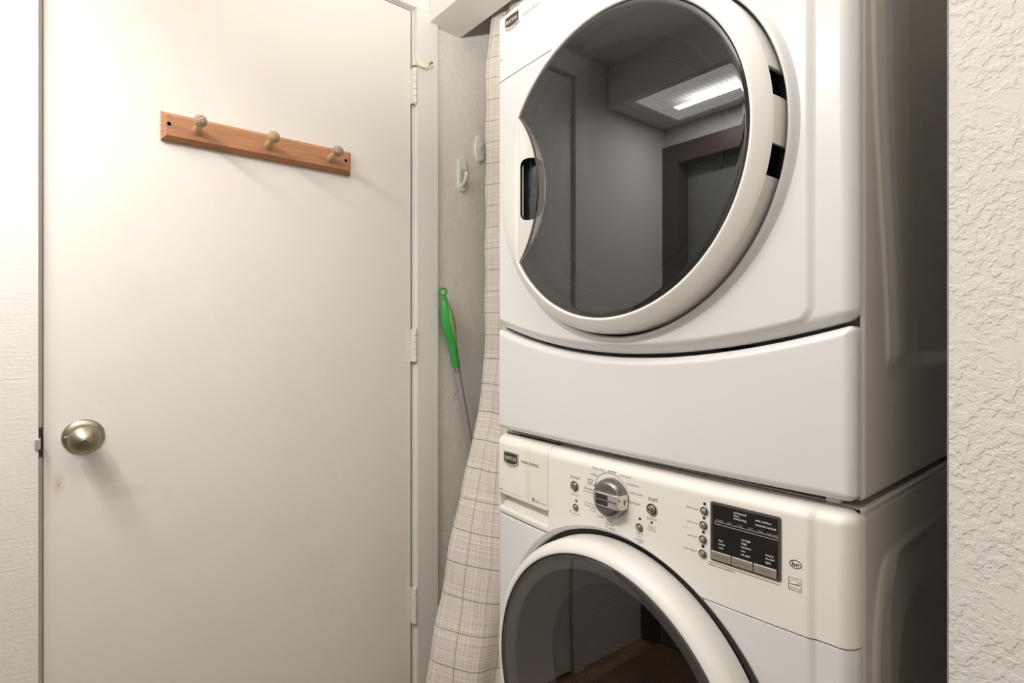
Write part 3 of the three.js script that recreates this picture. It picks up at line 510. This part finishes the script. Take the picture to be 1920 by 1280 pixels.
  const holes = dataTex(512, (u, v) => { const r = Math.round(v * 12), o = (r % 2) * 0.5, du = ((u * 12 + o) % 1) - 0.5, dv = v * 12 - r; return Math.hypot(du, dv) < 0.24 ? [0.02, 0.02, 0.02] : [0.9, 0.88, 0.85]; }, { size: 0.16 });
  const dm = std(lin(0.10, 0.09, 0.082), 0.4, { metalness: 0.75, map: holes });
  const drumGeo = grid(120, 12, (u, v) => { const a = u * 2 * PI; return [0.245 * Math.cos(a), CY + 0.245 * Math.sin(a), lerp(-0.07, -0.48, v), undefined, 0, 0, u * 1.6, v * 0.48]; });
  const drum = mesh('drum', merge([drumGeo, latheZ([[0.185, -0.026], [0.215, -0.05], [0.245, -0.07]], 96).translate(0, CY, 0), latheZ([[0.245, -0.48], [0.1, -0.46], [0, -0.45]], 96).translate(0, CY, 0)]), dm, t);
  for (const a of [0.15, 0.15 + 2 * PI / 3, 0.15 + 4 * PI / 3]) {
    const b = mesh('drum_baffle', new RoundedBoxGeometry(0.06, 0.055, 0.36, 3, 0.02), M.drum, drum); b.position.set(0.215 * Math.cos(a), CY + 0.215 * Math.sin(a), -0.28); b.rotation.z = a + PI / 2;
  }
  // cycle dial
  const kx = -0.0085, ky = 0.8845, kz = bow(kx) + 0.0015;
  const dial = mesh('dial', latheZ([[0.0318, 0], [0.0322, 0.004], [0.0316, 0.010], [0.0300, 0.0155], [0.0265, 0.0185], [0.022, 0.0195], [0, 0.0195]], 80), M.satin, t); dial.position.set(kx, ky, kz);
  const gs = new THREE.Shape(); gs.moveTo(-0.0312, -0.0105); gs.lineTo(0.0312, -0.0105); gs.quadraticCurveTo(0.0335, 0, 0.0312, 0.0105); gs.lineTo(-0.0312, 0.0105); gs.quadraticCurveTo(-0.0335, 0, -0.0312, -0.0105);
  const gg = new THREE.ExtrudeGeometry(gs, { depth: 0.019, bevelEnabled: true, bevelSize: 0.001, bevelThickness: 0.002, bevelSegments: 3, curveSegments: 10, steps: 6 }).translate(0, 0, 0.003);
  { const p = gg.attributes.position; for (let i = 0; i < p.count; i++) { const k = clamp(p.getZ(i) / 0.024, 0, 1); p.setX(i, p.getX(i) * lerp(0.98, p.getX(i) > 0 ? 0.86 : 0.62, k ** 1.3)); } gg.computeVertexNormals(); }
  mesh('dial_grip', gg, M.chrome, dial);
  mesh('dial_pointer', box(-0.0175, 0.0262, -0.0014, 0.0014, 0.0238, 0.0249, 0.0004), M.satin, dial);
  mesh('dial_inlay', new RoundedBoxGeometry(0.026, 0.0175, 0.0010, 2, 0.0004).translate(-0.0045, 0, 0.0239), M.blackGloss, dial);
  // push buttons
  function button(x, y, r, icon) {
    const z = bow(x) + 0.0015 - step(x);
    const b = mesh('button', latheZ([[r * 0.70, 0.0008], [r * 0.70, 0.0024], [r * 0.6, 0.0034], [0, 0.0042]], 36), M.satinLight, t); b.position.set(x, y, z);
    mesh('button_bezel', latheZ([[r, -0.001], [r * 0.99, 0.0016], [r * 0.93, 0.0022], [r * 0.86, 0.0014], [r * 0.80, 0.0004]], 40), M.satinLight, b);
    mesh('button_gap', latheZ([[r * 0.83, 0.0007], [r * 0.69, 0.0005]], 36), M.black, b);
    if (icon) mesh('button_icon', icon.translate(0, 0, 0.0040), M.darkMark, b);
  }
  button(-0.0966, 0.8838, 0.0096, merge([new THREE.RingGeometry(0.0024, 0.0032, 24, 1, PI / 2 + 0.5, 2 * PI - 1.0), new THREE.PlaneGeometry(0.0008, 0.0028).translate(0, 0.0026, 0)]));
  button(-0.0938, 0.8469, 0.0066);
  button(0.0683, 0.8831, 0.0098, merge([new THREE.ShapeGeometry(new THREE.Shape([[-0.0048, -0.0022], [-0.0012, 0], [-0.0048, 0.0022]].map((p) => new THREE.Vector2(...p)))), new THREE.PlaneGeometry(0.0010, 0.0044).translate(0.0012, 0, 0), new THREE.PlaneGeometry(0.0010, 0.0044).translate(0.0034, 0, 0)]));
  button(0.0451, 0.8492, 0.0068);
  for (const [x, y] of [[0.1559, 0.9025], [0.1548, 0.8819], [0.1540, 0.8615], [0.1536, 0.8411]]) button(x, y, 0.0062);
  // display with three silver keys
  const sx0 = 0.1662, sx1 = 0.2608, sy0 = 0.8372, sy1 = 0.9190, scx = (sx0 + sx1) / 2, ang = Math.atan2(bow(sx1) - bow(sx0), sx1 - sx0);
  const rr = (w, h, r) => { const s = new THREE.Shape(); s.moveTo(-w + r, -h); s.lineTo(w - r, -h); s.quadraticCurveTo(w, -h, w, -h + r); s.lineTo(w, h - r); s.quadraticCurveTo(w, h, w - r, h); s.lineTo(-w + r, h); s.quadraticCurveTo(-w, h, -w, h - r); s.lineTo(-w, -h + r); s.quadraticCurveTo(-w, -h, -w + r, -h); return s; };
  const W2 = (sx1 - sx0) / 2, H2 = (sy1 - sy0) / 2;
  const disp = mesh('display', new THREE.ExtrudeGeometry(rr(W2, H2, 0.003), { depth: 0.002, bevelEnabled: true, bevelSize: 0.0006, bevelThickness: 0.0006, bevelSegments: 2 }), phys(lin(0.09, 0.075, 0.062), 0.35, { clearcoat: 0.3 }), t);
  disp.position.set(scx, (sy0 + sy1) / 2, bow(scx) + 0.0005); disp.rotation.y = -ang;
  disp.userData.label = 'black display panel with white cycle words and silver keys';
  const scr = canvasTex(1140, 988, (g, W, H) => {
    const k = 12; g.fillStyle = '#1d1b1b'; g.fillRect(0, 0, W, H); const p = printer(g, k, 166.2, 919.3), wht = '#e9e5df', T = (s, x, y, w, o) => p.text(s, x, y, w, { color: wht, ...o });
    T('estimated', 199.6, 910.4, 18, { bold: true }); T('time', 199.6, 906.3, 8, { bold: true }); T('remaining', 199.2, 902.4, 18.3, { bold: true }); T('add clothes', 229.3, 907.2, 21, { bold: true }); T('controls locked', 228.8, 901.4, 27.4, { bold: true });
    T('prewash', 173.7, 894.6, 12, { color: '#b9b4ad' }); T('wash', 190, 894.6, 7.4, { color: '#b9b4ad' }); T('rinse', 204.5, 894.6, 7.6, { color: '#b9b4ad' }); T('spin', 220.2, 894.6, 6.3, { color: '#b9b4ad' }); T('done', 232.4, 894.4, 7.5, { color: '#b9b4ad' }); T('fresh spin', 244.2, 894.2, 14, { color: '#b9b4ad' });
    p.line([[173.6, 893.2], [257.6, 893.2], [258.2, 892.2], [258.2, 890.4], [257.6, 889.6], [173.6, 889.6], [173, 890.4], [173, 892.2], [173.6, 893.2]], 0.6, wht);
    for (const [s, x, y, w] of [['hot', 178.4, 866.4, 6], ['warm', 178.1, 861.6, 9.5], ['cold', 178, 856.4, 7], ['ex high', 210.7, 876.2, 12.6], ['high', 210.4, 871.4, 7.6], ['medium', 210.1, 866.4, 13.8], ['low', 210.1, 861.2, 5.8], ['no spin', 210.1, 856.2, 12.4], ['heavy', 242.4, 865.4, 10.4], ['normal', 242.1, 860.8, 12], ['light', 242.1, 855.6, 7.6]]) T(s, x, y, w, { bold: true });
  });
  const sg = new THREE.PlaneGeometry(2 * W2 - 0.006, 2 * H2 - 0.006), su = sg.attributes.uv; for (let i = 0; i < 4; i++) su.setXY(i, su.getX(i) > 0.5 ? 1 - 0.003 / (2 * W2) : 0.003 / (2 * W2), su.getY(i) > 0.5 ? 1 - 0.003 / (2 * H2) : 0.003 / (2 * H2));
  const screen = mesh('screen', sg, phys(0xffffff, 0.3, { map: scr, clearcoat: 0.4 }), disp); screen.position.z = 0.0030;
  for (const [s, a, b] of [['wash temp', 167.6, 196.6], ['spin speed', 197.6, 226.2], ['options', 227.2, 256.8]]) {
    const w = (b - a) / 1000, tex = canvasTex(400, 160, (g, W, H) => { g.fillStyle = '#b7b0a6'; g.fillRect(0, 0, W, H); g.fillStyle = '#6f6860'; g.font = '62px sans-serif'; g.textAlign = 'center'; g.fillText(s, W / 2, 98); });
    const kg = new RoundedBoxGeometry(w, 0.0118, 0.0026, 3, 0.001), p = kg.attributes.position, uv = kg.attributes.uv; for (let i = 0; i < p.count; i++) uv.setXY(i, p.getX(i) / w + 0.5, p.getY(i) / 0.0118 + 0.5);
    const key = mesh('display_key', kg, std(0xffffff, 0.35, { map: tex, metalness: 0.55 }), disp); key.position.set((a + b) / 2000 - scx, 0.8455 - (sy0 + sy1) / 2, 0.0036);
  }
}

// ================================================================== SMALL THINGS
// peg rack on the door
{
  const zc = -0.3605, L = 0.4045, H = 0.0575, y = 1.5823;
  const t = tag(group('peg_rack', scene, [WX, y, zc]), 'reddish wooden peg rack with three pale round pegs on the white door', 'peg rack');
  const grain = (r, g, b, sx, sy, s) => dataTex(512, (u, v) => { const n = fbm(u + 0.03 * fbm(u, v, 3, 3, s + 9, 2), v, sx, sy, s, 4), k = 0.8 + 0.4 * n - 0.14 * sstep(0.6, 0.72, n); return [r * k, g * k, b * k]; }, { size: 0.3, sizeY: 0.12, srgb: true });
  const bm = std(0xffffff, 0.45, { map: grain(0.71, 0.495, 0.345, 6, 60, 101) });
  // bevelled board with two screw holes
  const s = new THREE.Shape(); const bv = 0.0085; s.moveTo(-L / 2 + bv, -H / 2 + bv); s.lineTo(L / 2 - bv, -H / 2 + bv); s.lineTo(L / 2 - bv, H / 2 - bv); s.lineTo(-L / 2 + bv, H / 2 - bv); s.closePath();
  for (const hz of [-0.1895, 0.1862]) { const p = new THREE.Path(); p.absarc(hz, 0.003, 0.0036, 0, 2 * PI); s.holes.push(p); }
  const board = new THREE.ExtrudeGeometry(s, { depth: 0.0005, bevelEnabled: true, bevelSize: bv, bevelThickness: 0.0085, bevelSegments: 1, curveSegments: 14 }).translate(0, 0, 0.0090);
  // bevels of the extruder run over the holes too: rebuild as frustum plus backing
  const front = new THREE.ShapeGeometry(s, 14).translate(0, 0, 0.018);
  const rim = (a, b) => { const q = []; const c = [[-1, -1], [1, -1], [1, 1], [-1, 1]]; for (let i = 0; i < 4; i++) { const m = c[i], n = c[(i + 1) % 4], P = (k, e) => [k[0] * (L / 2 - e[0]), k[1] * (H / 2 - e[0]), e[1]]; q.push(grid(1, 1, (u, v) => { const A = P(m, v ? b : a), B = P(n, v ? b : a); return u ? B : A; })); } return q; };
  const backing = [...rim([0, 0], [0, 0.0085]), ...rim([0, 0.0085], [bv, 0.018])];
  const bg = merge([front, ...backing]).rotateY(PI / 2); { const p = bg.attributes.position, uv = bg.attributes.uv; for (let i = 0; i < p.count; i++) uv.setXY(i, p.getZ(i), p.getY(i)); }
  mesh('backboard', bg, bm, t);
  for (const hz of [0.1895, -0.1862]) mesh('screw_hole', merge([lathe([[0.0036, 0.0185], [0.0036, 0.006], [0, 0.006]], 20).rotateZ(-PI / 2).translate(0, 0.003, hz)]), M.black, t);
  const pg = grain(0.80, 0.66, 0.50, 4, 12, 131);
  const headTex = dataTex(256, (u, v) => { const n = Math.sin((v * 6 + 1.6 * fbm(u, v, 3, 3, 141, 3)) * 2 * PI), k = sstep(-0.3, 0.5, n); return [lerp(0.56, 0.74, k), lerp(0.49, 0.645, k), lerp(0.41, 0.53, k)]; }, { size: 0.028, srgb: true });
  const plainTex = dataTex(256, (u, v) => { const k = 0.9 + 0.2 * fbm(u, v, 6, 20, 151, 3); return [0.68 * k, 0.565 * k, 0.45 * k]; }, { size: 0.028, srgb: true });
  [[0.1385, 0], [-0.0035, 1], [-0.1475, 2]].forEach(([z, i]) => {
    const p = mesh('peg', lathe([[0.0085, 0], [0.0078, 0.010], [0.0070, 0.022], [0.0072, 0.032], [0.0085, 0.037]], 40).rotateZ(-PI / 2), std(0xffffff, 0.6, { map: pg }), t);
    p.position.set(0.0165, 0.0005, z); p.rotation.z = 0.16; p.rotation.y = 0.04 * (i - 1);
    const hg = lathe([[0.0072, 0.036], [0.0112, 0.039], [0.0126, 0.043], [0.0126, 0.046], [0.0112, 0.051], [0.0075, 0.0545], [0.003, 0.056], [0, 0.0562]], 48).rotateZ(-PI / 2);
    const q = hg.attributes.position, uv = hg.attributes.uv, ca = Math.cos(0.5 + i), sa = Math.sin(0.5 + i); for (let k = 0; k < q.count; k++) uv.setXY(k, q.getZ(k) * ca - q.getY(k) * sa + q.getX(k) * 0.2, q.getZ(k) * sa + q.getY(k) * ca + q.getX(k) * 0.35);
    mesh('peg_head', hg, std(0xffffff, 0.65, { map: i === 1 ? plainTex : headTex }), p);
  });
}
// two stick-on hooks on the closet wall
{
  const t = tag(group('wall_hook', scene, [WX, 1.6185, -0.906]), 'white oblong stick-on hook with a grey inset, the lower of two on the closet wall', 'hook');
  const ext = (s, d, b) => new THREE.ExtrudeGeometry(s, { depth: d, bevelEnabled: true, bevelSize: b, bevelThickness: b, bevelSegments: 3, curveSegments: 16 }).rotateY(PI / 2);
  const plate = new THREE.Shape(); plate.moveTo(-0.0125, 0.044); plate.quadraticCurveTo(0, 0.050, 0.0125, 0.044); plate.lineTo(0.0135, -0.036); plate.quadraticCurveTo(0, -0.056, -0.0135, -0.036); plate.closePath();
  mesh('hook_plate', ext(plate, 0.005, 0.002), M.hookWhite, t);
  mesh('hook_inset', ext(new THREE.Shape([[-0.008, 0.016], [0.008, 0.016], [0.008, -0.022], [-0.008, -0.022]].map((p) => new THREE.Vector2(...p))), 0.001, 0.0006).translate(0.0066, 0, 0), M.hookGrey, t);
  mesh('hook_arm', new THREE.TubeGeometry(new THREE.CatmullRomCurve3([V3(0.006, -0.034, 0), V3(0.012, -0.030, 0), V3(0.022, -0.020, 0), V3(0.0275, -0.006, 0), V3(0.0285, 0.004, 0)]), 30, 0.0046, 12).scale(1, 1, 1.7), M.hookWhite, t);
  const o = tag(group('wall_hook_001', scene, [WX, 1.709, -0.969]), 'white oval stick-on hook with a thin wire clip, the upper one beside the curtain', 'hook');
  const ov = new THREE.Shape(); ov.absellipse(0, 0, 0.0145, 0.0365, 0, 2 * PI);
  mesh('hook_plate', ext(ov, 0.005, 0.003), M.hookWhite, o);
  const iv = new THREE.Shape(); iv.absellipse(0, 0.004, 0.0075, 0.024, 0, 2 * PI);
  mesh('hook_inset', ext(iv, 0.0008, 0.0006).translate(0.0075, 0, 0), M.hookWhite, o);
  mesh('wire_clip', tube([[0.007, -0.010, -0.002], [0.018, -0.006, -0.002], [0.026, 0.000, 0], [0.031, 0.006, 0.001], [0.029, 0.009, 0.002], [0.022, 0.003, 0.003], [0.008, -0.004, 0.003]], 0.0011, 40, 8), M.wire, o);
}
// mop leaning in the closet corner
{
  const B = V3(-1.262, 0.045, -1.063), T = V3(-1.300, 1.262, -0.8245), ax = T.clone().sub(B).normalize(), Ln = T.distanceTo(B);
  const t = tag(group('mop', scene, [B.x, B.y, B.z]), 'mop with a green hand grip and grey metal pole leaning in the closet corner', 'mop');
  const q = new THREE.Quaternion().setFromUnitVectors(V3(0, 1, 0), ax);
  const put = (g) => g.applyQuaternion(q);
  mesh('pole', put(rod([0, 0.01, 0], [0, Ln - 0.205, 0], 0.0088, 0.0088, 24)), M.pole, t);
  mesh('collar', put(lathe([[0.0089, Ln - 0.222], [0.0093, Ln - 0.221], [0.0093, Ln - 0.208], [0.0089, Ln - 0.206]], 24)), M.wire, t);
  const gp = smoothProf([[0.0105, Ln - 0.206], [0.0110, Ln - 0.203], [0.0118, Ln - 0.170], [0.0135, Ln - 0.135], [0.0175, Ln - 0.105], [0.0190, Ln - 0.080], [0.0175, Ln - 0.055], [0.0130, Ln - 0.030], [0.0085, Ln - 0.012], [0.0075, Ln - 0.004], [0, Ln - 0.002]], 50);
  const gripG = lathe(gp, 36); mesh('grip', put(gripG), M.green, t);
  const pad = grid(20, 40, (u, v) => { const y = lerp(Ln - 0.135, Ln - 0.012, v), w = 0.85 * Math.sin(PI * Math.min(0.96, 0.10 + 0.9 * v)) ** 0.6, a = lerp(-w, w, u) + 0.55; let r = 0.012; for (let i = 0; i < gp.length - 1; i++) if (y >= gp[i][1] && y <= gp[i + 1][1]) r = lerp(gp[i][0], gp[i + 1][0], (y - gp[i][1]) / (gp[i + 1][1] - gp[i][1])); r += 0.0008; return [r * Math.cos(a), y, -r * Math.sin(a)]; });
  mesh('grip_pad', put(pad), M.lime, t);
  mesh('hanging_ring', put(new THREE.TorusGeometry(0.0098, 0.0034, 12, 36).scale(1, 1, 1.3).rotateY(1.0).translate(0, Ln + 0.010, 0)), M.green, t);
  mesh('mop_head', merge([new RoundedBoxGeometry(0.10, 0.03, 0.26, 3, 0.012).translate(0.01, -0.025, -0.02), rod([0, -0.02, 0], [0, 0.03, 0], 0.014)]), M.green, t);
}
// curtain bunched between the machines and the closet wall, lower corner pulled forward
{
  const N = 512, px = 4;           // one tile is 4 x 4 checks
  const threadsU = [], threadsV = []; for (let i = 0; i < N; i++) { threadsU.push(rnd()); threadsV.push(rnd()); }
  const weave = dataTex(N, (u, v) => {
    const i = Math.floor(u * N), j = Math.floor(v * N), slub = 0.10 * (threadsU[i] - 0.5) * 1.5 * (0.4 + 1.2 * vnoise(u, v, 128, 8, 171)) + 0.10 * (threadsV[j] - 0.5) * 1.5 * (0.4 + 1.2 * vnoise(u, v, 8, 128, 173)) + 0.05 * (hash(i, j, 3) - 0.5);
    const cell = (t, w) => { const f = Math.abs(((t * 4 + 0.5) % 1) - 0.5) / 4; return 1 - sstep(w, w * 1.6, f); };
    const ln = Math.max(cell(u, 0.0024) * (Math.round(u * 4) % 2 ? 0.55 : 1), cell(v, 0.0024)) * (0.75 + 0.5 * hash(i, j, 9));
    const b = [0.835 + slub, 0.80 + slub, 0.755 + slub];
    return [lerp(b[0], 0.42, clamp(ln, 0, 1) * 0.8), lerp(b[1], 0.43, clamp(ln, 0, 1) * 0.8), lerp(b[2], 0.45, clamp(ln, 0, 1) * 0.8)];
  }, { size: 0.264, srgb: true });
  const bumpW = dataTex(256, (u, v) => 0.5 + 0.25 * Math.sin(u * 256 * 0.8) * Math.cos(v * 256 * 0.8) + 0.3 * (hash(Math.floor(u * 256), Math.floor(v * 256), 7) - 0.5), { size: 0.12 });
  // plan outlines [x, z] from the hidden back edge round the visible fold to the back of the machines
  const keys = [
    [2.10, [[-1.235, -1.02], [-1.225, -0.965], [-1.200, -0.930], [-1.165, -0.945], [-1.125, -0.935], [-1.085, -0.960], [-1.060, -1.030], [-1.055, -1.10]]],
    [1.90, [[-1.235, -1.00], [-1.225, -0.945], [-1.203, -0.902], [-1.165, -0.925], [-1.125, -0.912], [-1.085, -0.940], [-1.060, -1.030], [-1.055, -1.10]]],
    [1.10, [[-1.235, -1.00], [-1.225, -0.940], [-1.200, -0.895], [-1.160, -0.905], [-1.115, -0.895], [-1.075, -0.925], [-1.050, -1.020], [-1.045, -1.10]]],
    [0.95, [[-1.230, -0.98], [-1.218, -0.920], [-1.188, -0.866], [-1.145, -0.872], [-1.095, -0.868], [-1.050, -0.905], [-1.030, -1.00], [-1.025, -1.08]]],
    [0.78, [[-1.215, -0.95], [-1.200, -0.880], [-1.160, -0.797], [-1.110, -0.800], [-1.055, -0.812], [-1.010, -0.850], [-0.990, -0.95], [-0.985, -1.04]]],
    [0.62, [[-1.215, -0.92], [-1.200, -0.840], [-1.150, -0.745], [-1.095, -0.752], [-1.030, -0.780], [-0.985, -0.815], [-0.965, -0.90], [-0.960, -1.00]]],
    [0.33, [[-1.225, -0.86], [-1.190, -0.770], [-1.132, -0.671], [-1.070, -0.690], [-1.012, -0.728], [-1.004, -0.776], [-0.958, -0.800], [-0.950, -0.92]]],
    [0.03, [[-1.235, -0.80], [-1.190, -0.700], [-1.120, -0.605], [-1.050, -0.632], [-1.000, -0.680], [-0.990, -0.735], [-0.950, -0.770], [-0.945, -0.90]]],
  ];
  const yc = keys.map((k) => k[0]), at = (y) => {
    let i = 0; while (i < keys.length - 2 && y < yc[i + 1]) i++;
    const f = (yc[i] - y) / (yc[i] - yc[i + 1]), g = f * f * (3 - 2 * f) * 0.35 + f * 0.65;
    return keys[i][1].map((p, k) => V3(lerp(p[0], keys[i + 1][1][k][0], g), 0, lerp(p[1], keys[i + 1][1][k][1], g)));
  };
  const ref = new THREE.CatmullRomCurve3(at(0.33)), refL = ref.getLength(), rows = 240, cols = 120, cache = [];
  let vv = 0; const vs = [0];
  for (let j = 0; j <= rows; j++) { const y = lerp(0.03, 2.10, j / rows); cache.push({ y, c: new THREE.CatmullRomCurve3(at(y)) }); }
  for (let j = 1; j <= rows; j++) { const a = cache[j - 1].c.getPoint(0.4), b = cache[j].c.getPoint(0.4), dy = cache[j].y - cache[j - 1].y; vv += Math.hypot(dy, a.distanceTo(b)) * lerp(0.875, 1.13, sstep(0.95, 1.25, cache[j].y)); vs.push(vv); }
  const g = grid(cols, rows, (u, v) => {
    const j = Math.round(v * rows), { y, c } = cache[j], p = c.getPoint(u), r = 0.003 * Math.sin(u * 38 + 1.2 * Math.sin(y * 3)) * sstep(0.6, 1.2, y);
    return [p.x + r, y, p.z + r * 0.6 + 0.0015 * Math.sin(y * 40 + u * 9), undefined, 0, 0, u * refL * 0.9 + 0.03, vs[j] + 0.018];
  });
  tag(mesh('curtain', g, std(0xffffff, 0.9, { map: weave, bumpMap: bumpW, bumpScale: 0.0006 })), 'beige linen curtain with grey window-check lines hanging beside the stacked machines', 'curtain');
}

renderer.render(scene, camera);
